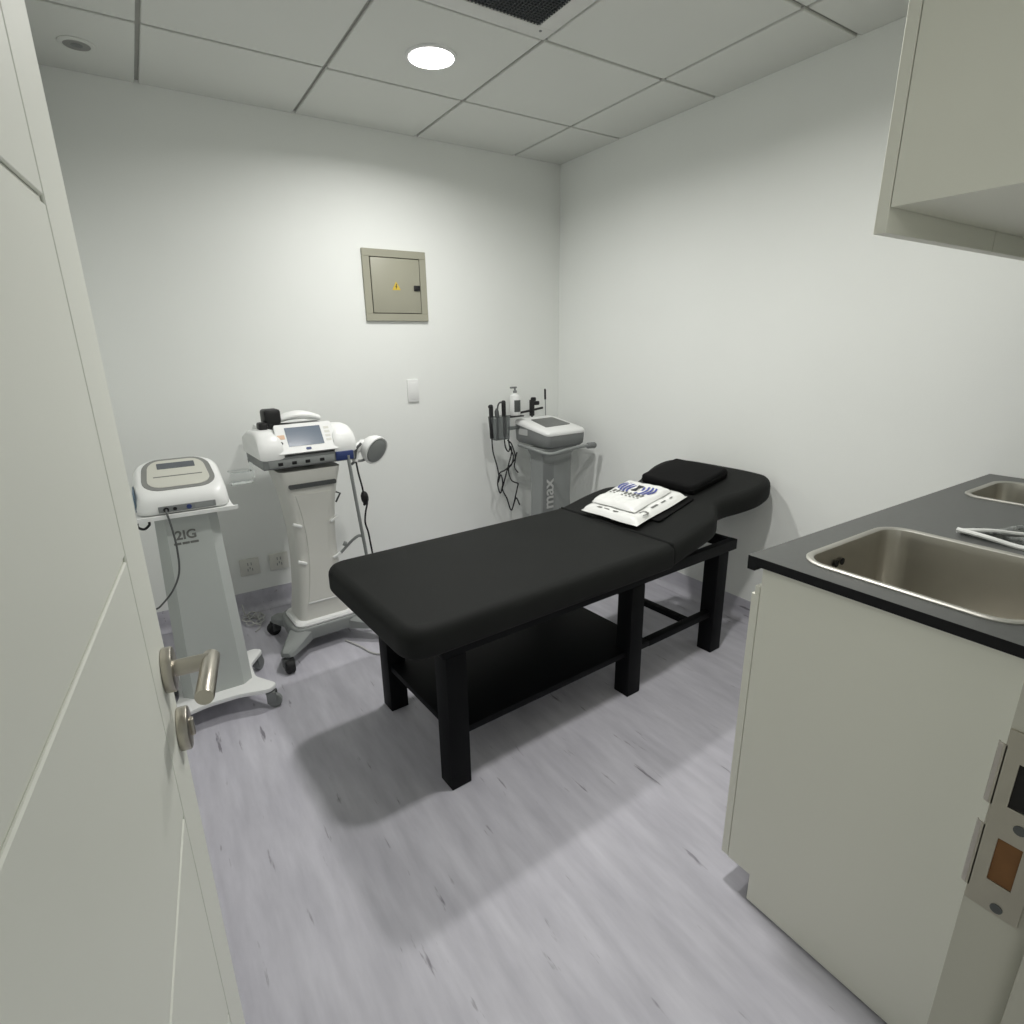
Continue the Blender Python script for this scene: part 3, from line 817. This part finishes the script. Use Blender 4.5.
# hose rest and pole at the right side
pl = MB(); pl.tube(spline([(.158, -.125, .885), (.161, -.124, .84), (.183, -.12, .60), (.208, -.11, .36), (.228, -.10, .12), (.222, -.095, .085)]), .0075, 12)
obj('pole', pl, M['grey'], t2)
ar = MB(); ar.tube(spline([(.193, -.115, .50), (.175, -.11, .505), (.15, -.095, .485), (.125, -.078, .455), (.098, -.074, .43)]), .0065, 10)
ar.cyl((.112, -.078, .475), (.125, -.085, .468), .011)
obj('arm', ar, M['grey'], t2)
hk = MB(); hk.tube([(.098, -.05, .72), (.128, -.06, .705), (.105, -.06, .668)], .0045, 8)
obj('cable_hook', hk, M['dkgrey'], t2)
hr = MB(); hr.tube(spline([(.19, -.07, .83), (.205, -.085, .845), (.232, -.09, .845), (.252, -.088, .852)]), .006, 10)
obj('cup_rest', hr, M['grey'], t2)
cl = MB()
for z in (.785, .835):
    o_ = rrect(.085, .06, .012, 4, -.243, .09)
    cl.tube([(x, y, z) for x, y in o_]+[(o_[0][0], o_[0][1], z)], .0028, 8)
cl.loft([[(x, y, z) for x, y in rrect(.081, .056, .012, 4, -.243, .09)] for z in (.785, .835)], cap=(True, False))
cl.box(-.203, -.186, .08, .10, .80, .89, .002)
obj('clear_holder', cl, M['clear'], t2, label='clear plastic side holder')

# applicator cup on its rest
M2 = Matrix.Translation((-1.79, -.50, 0)) @ Matrix.Rotation(math.radians(3.5), 4, 'Z')
ap = thing('applicator', (0, 0, 0), 0, 'white cup shaped applicator with a grey face hanging right of the hourglass machine', 'applicator')
cpos = M2 @ Vector((.292, -.098, .890))
ap.location = cpos
ax = Vector((.42, -.84, -.36)).normalized()       # the grey face looks this way
qM = ax.to_track_quat('Z', 'Y').to_matrix().to_4x4()
sh_ = MB(); sh_.lathe([(.0005, -.050), (.020, -.048), (.042, -.036), (.055, -.016), (.060, .006), (.060, .014), (.056, .016), (.052, .012), (.03, .006), (.0005, .004)], seg=32, M=qM @ Matrix.Scale(1.12, 4))
shell = obj('shell', sh_, M['white'], ap, smooth=60)
fc_ = MB(); fc_.lathe([(.050, .010), (.050, .016), (.034, .022), (.0005, .024)], seg=32, M=qM @ Matrix.Scale(1.12, 4))
obj('face', fc_, M['grey'], ap, smooth=60, label='grey contact face')
gr = MB(); gr.tube(spline([(-.02, .02, .020), (-.055, .018, .022), (-.082, .010, -.002), (-.092, .005, -.045)]), [.024]*8+[.019]*8+[.013]*9, 14)
obj('grip', gr, M['white'], ap, smooth=60)
gb = MB(); gb.tube(spline([(-.060, -.004, .034), (-.084, -.008, .012), (-.096, -.010, -.030)]), .006, 8)
obj('grip_pad', gb, M['dkgrey'], ap)
cd = MB(); cd.tube(spline([(-.108, .004, -.045), (-.104, -.004, -.10), (-.094, -.006, -.16), (-.089, -.006, -.20), (-.078, -.01, -.235), (-.090, -.012, -.28), (-.096, -.01, -.33), (-.086, -.01, -.38), (-.08, -.01, -.44), (-.068, -.008, -.55)]), .0042, 8)
cd.tube(spline([(-.093, -.006, -.185), (-.088, -.006, -.20), (-.086, -.006, -.235), (-.094, -.008, -.25)], 4), [.006, .009, .012, .014, .016, .017, .017, .016, .013, .010, .008, .006, .005], 10)
cd.xf(Matrix.Translation((.020, 0, 0)))
obj('cord', cd, M['black'], ap)

# handset and black probe on top of the unit
hs_ = thing('handset', (0, 0, 0), 0, 'white curved handset lying on top of the hourglass machine behind its screen', 'handset')
hs_.matrix_world = M2 @ Matrix.Translation((.002, .035, 1.008))
q = MB(); rings = []
for t_ in [k/14 for k in range(15)]:
    x = -.088+.185*t_; z = .028+.022*math.sin(t_*PI*.9+.15); hh = .012+.006*math.sin(t_*PI); ww = .030+.012*math.sin(t_*PI)
    rings.append([(x, ww*math.cos(a), z+hh*math.sin(a)) for a in [m*PI/8 for m in range(16)]])
q.loft(rings)
obj('body', q, M['white'], hs_, smooth=60)
obj('cradle', MB().box(-.088, .10, -.034, .04, 0, .016, .005), M['midgrey'], hs_)
obj('button', MB().lathe([(.007, 0), (.007, .004), (.0005, .005)], (0, -.012, .060), 14), M['greyprint'], hs_)
bp_ = thing('probe', (0, 0, 0), 0, 'black boxy probe head standing on the left top of the hourglass machine', 'probe')
bp_.matrix_world = M2 @ Matrix.Translation((-.105, .02, 1.000))
q = MB(); q.box(-.035, .035, -.035, .035, .030, .092, .012); q.box(-.028, .03, -.03, .03, .008, .045, .008)
obj('head', q, M['black'], bp_)
q = MB(); q.box(-.062, -.025, -.05, .0, .012, .042, .008); q.tube(spline([(.02, 0, .022), (.06, -.02, .020), (.09, -.03, .012)]), .010, 10)
obj('grip', q, M['black'], bp_)

# ------------------------------------------------------------------ corner machine
rz3 = math.radians(3)
t3 = thing('electrotherapy_machine', (-.421, -.452, 0), rz3, 'grey column therapy machine with a white topped console in the room corner', 'therapy machine')
M3 = Matrix.Translation((-.421, -.452, 0)) @ Matrix.Rotation(rz3, 4, 'Z')
b = MB(); b.prism(roundpoly([(-.07, -.02), (.30, -.02), (.32, .32), (-.09, .32)], .06, 6), .055, .10, .012, n=3)
obj('base', b, M['grey'], t3)
for x in (-.04, .27):
    for y in (.015, .285): caster(t3, x, y, .058, .024, M['rubber'], M['dkgrey'], ang=.4)
c = MB(); rings = []
for z, x0, x1, yf, yb_ in ((.10, -.020, .235, .035, .15), (.45, -.012, .222, .040, .14), (.70, -.012, .225, .035, .15), (.745, -.02, .25, .02, .18)):
    rings.append([(x0, yf+.006, z), (x0+.006, yf, z), (x1-.01, yf, z), (x1, yf+.02, z), (x1, yb_, z), (x0, yb_, z)])
c.loft(rings); co = obj('column', c, M['grey'], t3, smooth=15)
obj('front_panel', MB().loft([[(-.004, yf-.002, z), (.075, yf-.002, z), (.075, yf+.01, z), (-.004, yf+.01, z)] for z, yf in ((.12, .0352), (.45, .040), (.66, .036))]), M['midgrey'], co, smooth=0)
Mt = Matrix.Translation((.040, .0352, .470)) @ Matrix.Rotation(PI/2, 4, 'X') @ Matrix.Rotation(PI/2, 4, 'Z')
lg = text_mb('max', .108, .0006, Mt, bold=.002)
obj('lettering', lg, M['paleprint'], co, smooth=0, label='pale lettering max')
hsg = MB()
def sec3(g_, z0, z1, r=.034): return [(x, y, z0+(z1-z0)*(y/.32)) for x, y in rrect(.30+2*g_, .335+2*g_, r, 7, .15, .1675)]
hsg.loft([sec3(-.014, .747, .757), sec3(-.003, .760, .772), sec3(.0, .80, .83), sec3(.0, .823, .868)])
ho = obj('housing', hsg, M['midgrey'], t3, smooth=50)
tp = MB(); tp.loft([sec3(.001, .8231, .8681), sec3(.003, .834, .880), sec3(-.004, .845, .892), sec3(-.020, .850, .899), sec3(-.05, .852, .902)])
obj('top_cover', tp, M['white'], t3, smooth=50, label='white top cover')
def tp3(x, y, h): return (x, y, .850+(.899-.850)*(y/.32)+.003+h)
obj('display', MB().loft([[tp3(x, y, h) for x, y in roundpoly([(.052, .080), (.252, .090), (.245, .255), (.07, .250)], .01, 4)] for h in (-.002, .0015)]), M['lcddark'], t3, smooth=0)
obj('side_label', MB().loft([[(x, y, z) for y, z in rrect(.085, .036, .004, 3, .235, .825)] for x in (-.0015, .004)]), M['paleprint'], ho, label='pale side label')
hb = MB(); hb.tube(spline([(-.028, .24, .750), (-.034, .12, .745), (-.026, .02, .733), (.004, -.030, .728), (.07, -.036, .735), (.16, -.030, .742), (.25, -.024, .745), (.30, -.022, .743)]), .0105, 12)
hobj = obj('handle', hb, M['grey'], t3, smooth=60)
obj('grip', MB().tube([(.288, -.022, .743), (.296, -.022, .743), (.348, -.021, .740), (.356, -.021, .740)], [.012, .019, .0195, .015], 16), M['midgrey'], hobj, smooth=60)
# accessory holder on the left side at the back
hl = MB()
hx0, hx1, hy0_, hy1_ = -.205, -.075, .255, .315
hl.loft([[(x, y, z) for x, y in rrect((hx1-hx0)*k_, hy1_-hy0_, .012, 4, (hx0+hx1)/2+(1-k_)*.03, (hy0_+hy1_)/2)] for z, k_ in ((.790, .80), (.86, .92), (.928, 1.0))], cap=(True, False))
hl.box(hx1-.004, .004, .27, .29, .84, .86, .002)
obj('accessory_pocket', hl, M['smoke'], t3, label='smoked plastic pocket')
rk = MB(); rk.box(-.075, .030, .262, .332, .914, .922, .002); rk.tube(spline([(0, .31, .918), (.05, .345, .925), (.16, .35, .935), (.24, .345, .945)]), .007, 10)
rk.box(.145, .172, .339, .362, .90, 1.0, .004); rk.box(.165, .212, .338, .358, .965, .99, .006); rk.box(.155, .185, .338, .363, .99, 1.015, .006)
rk.box(.15, .158, .337, .35, .80, .905, .002)
obj('rear_rack', rk, M['black'], t3)
an = MB(); an.tube([(.236, .31, .90), (.234, .31, .99), (.233, .31, 1.0)], [.0035, .003, .003], 8)
an2 = MB(); an2.tube([(.233, .31, 1.0), (.2315, .31, 1.06), (.231, .31, 1.066)], [.0065, .0065, .003], 10)
ao = obj('antenna', an, M['grey'], t3); obj('antenna_tip', an2, M['black'], ao)

def w3(p): return M3 @ Vector(p)
def wand(x, y, z0, z1, label, hook):
    t = thing('wand', w3((x, y, z0)), rz3, label, 'wand', 'black wands in the side pocket of the corner machine')
    q = MB(); h = z1-z0
    q.tube([(0, 0, .0), (0, 0, .01), (0, 0, h*.55), (-.001, 0, h-.012), (-.002, 0, h-.003), (-.002, 0, h)], [.009, .0115, .013, .013, .011, .006], 14)
    obj('shaft', q, M['black'], t, smooth=50)
    if hook:
        obj('tip', MB().tube([(0, 0, h-.016), (-.016, -.004, h-.010)], .009, 10), M['black'], t)
    return t
wa = wand(-.196, .285, .80, 1.000, 'black wand with a bent tip at the outer left of the side pocket', True)
wb = wand(-.105, .285, .80, 1.018, 'straight taller black wand beside the pump bottle', False)
wa_c = MB(); wa_c.tube(spline([(0, 0, .0), (.004, -.004, -.08), (.025, -.008, -.16), (.038, -.01, -.23), (.030, -.012, -.27), (.050, -.014, -.225), (.064, -.012, -.28), (.045, -.012, -.34), (.028, -.01, -.28), (.045, -.01, -.215), (.085, -.012, -.20), (.145, -.02, -.15), (.17, -.02, -.10)]), .0042, 8)
obj('cable', wa_c, M['black'], wa)
wb_c = MB(); wb_c.tube(spline([(0, 0, 0), (.004, -.004, -.06), (.025, -.006, -.09), (.04, -.008, -.06), (.045, -.01, -.10), (.02, -.012, -.17), (-.02, -.014, -.28), (-.03, -.014, -.32), (.0, -.016, -.38), (.025, -.018, -.455), (.045, -.018, -.44), (.085, -.02, -.30)]), .0042, 8)
wb_c.tube(spline([(.025, 0, .02), (.035, -.004, -.06), (.06, -.006, -.12), (.045, -.01, -.17), (.02, -.01, -.20), (.04, -.01, -.27), (.09, -.015, -.30)]), .004, 8)
wb_c.tube(spline([(.02, -.004, -.02), (.05, -.006, -.05), (.075, -.008, -.13), (.065, -.01, -.19), (.09, -.014, -.23)]), .004, 8)
wb_c.tube(spline([(.055, -.01, -.43), (.075, -.012, -.39), (.10, -.014, -.44)]), .0044, 8)
obj('cable', wb_c, M['black'], wb)
ar_ = MB(); ar_.tube(spline([(0, 0, 0), (.008, 0, .045), (.022, 0, .062), (.04, 0, .060)]), .005, 8)
ar_.tube([(0, 0, -.02), (-.002, 0, .012), (0, 0, .03)], [.014, .013, .006], 12)
t = thing('probe', w3((-.155, .285, .945)), rz3, 'small dark probe with an arched cable between the two wands', 'probe')
obj('body', ar_, M['dkgrey'], t, smooth=50)
obj('stem', MB().cyl((0, 0, -.15), (0, 0, -.02), .008), M['dkgrey'], t)
# pump bottle
bo = thing('pump_bottle', w3((-.010, .300, .922)), rz3, 'white pump bottle with a dark label behind the corner machine console', 'bottle')
obj('body', MB().lathe([(.0005, 0), (.030, .0), (.032, .004), (.032, .105), (.028, .118), (.014, .126), (.011, .128), (.011, .134), (.0005, .134)]), M['white'], bo, smooth=40)
lb = MB(); a0, a1 = -2.35, .2
ring = lambda r, z: [(r*math.cos(a0+(a1-a0)*k/14), r*math.sin(a0+(a1-a0)*k/14), z) for k in range(15)]
lb.loft([ring(.0322, .022), ring(.0326, .024), ring(.0326, .090), ring(.0322, .092)], cap=(False, False), closed=False)
obj('label', lb, M['dkgrey'], bo, label='dark label')
pmp = MB(); pmp.lathe([(.012, .134), (.012, .146), (.006, .149), (.005, .165), (.0005, .165)], seg=18)
pmp.box(-.034, .010, -.008, .008, .160, .171, .003)
obj('pump', pmp, M['midgrey'], bo)

# ------------------------------------------------------------------ cords on the floor
q = MB()
pp = []
for k in range(40):
    a = k*.50; r_ = .045+.022*math.sin(k*1.3)
    pp.append((-2.045+r_*math.cos(a)*.8, -.135+r_*1.25*math.sin(a), .006+.012*abs(math.sin(k*.7))))
q.tube(spline([(-2.08, -.03, .06), (-2.07, -.07, .01)]+pp+[(-2.03, -.22, .006), (-2.06, -.27, .006)], 4), .0035, 6)
obj('mains_lead', q, M['whitecord'], label='pale coiled cord lying on the floor by the back wall', cat='cord')
q = MB(); q.tube(spline([(-1.72, -.60, .006), (-1.68, -.70, .006), (-1.65, -.79, .005), (-1.60, -.825, .005), (-1.55, -.80, .005), (-1.50, -.74, .005), (-1.44, -.66, .005), (-1.36, -.60, .005)]), .004, 8)
obj('mains_lead', q, M['whitecord'], label='thin grey cord looping on the floor beside the foot end of the massage table', cat='cord')

# ------------------------------------------------------------------ light
la = bpy.data.lights.new('added_corridor_fill', 'AREA'); la.shape = 'RECTANGLE'; la.size = .9; la.size_y = .6; la.energy = 9; la.color = (1, .98, .93)  # added fill from an unseen source, brightens the cabinet end panel through the doorway
lo = bpy.data.objects.new('added_corridor_fill', la); COL.objects.link(lo); lo.location = (-3.15, -3.75, 2.35)
lo.rotation_euler = (Vector((-1.6, -2.6, .6))-lo.location).to_track_quat('-Z', 'Y').to_euler()
W = bpy.data.worlds.new('world'); S.world = W; W.use_nodes = True
W.node_tree.nodes['Background'].inputs['Color'].default_value = (.9, .93, .9, 1)
W.node_tree.nodes['Background'].inputs['Strength'].default_value = .28

# ------------------------------------------------------------------ camera
yaw, pitch, roll, fpx = .573, .291, -.015, 561.866
F_ = Vector((math.sin(yaw)*math.cos(pitch), math.cos(yaw)*math.cos(pitch), -math.sin(pitch)))
R_ = Vector((math.cos(yaw), -math.sin(yaw), 0)); U_ = R_.cross(F_)
r2 = math.cos(roll)*R_+math.sin(roll)*U_; u2 = -math.sin(roll)*R_+math.cos(roll)*U_
cam = bpy.data.cameras.new('camera'); cam.sensor_fit = 'HORIZONTAL'; cam.sensor_width = 36; cam.lens = 36*fpx/1024; cam.clip_start = .02
co_ = bpy.data.objects.new('camera', cam); COL.objects.link(co_)
mw = Matrix((r2, u2, -F_)).transposed().to_4x4(); mw.translation = (-2.339, -3.033, 1.339)
co_.matrix_world = mw
S.camera = co_
S.view_settings.view_transform = 'Standard'; S.view_settings.look = 'None'; S.view_settings.gamma = 1
S.view_settings.exposure = 0.0; S.view_settings.use_curve_mapping = False
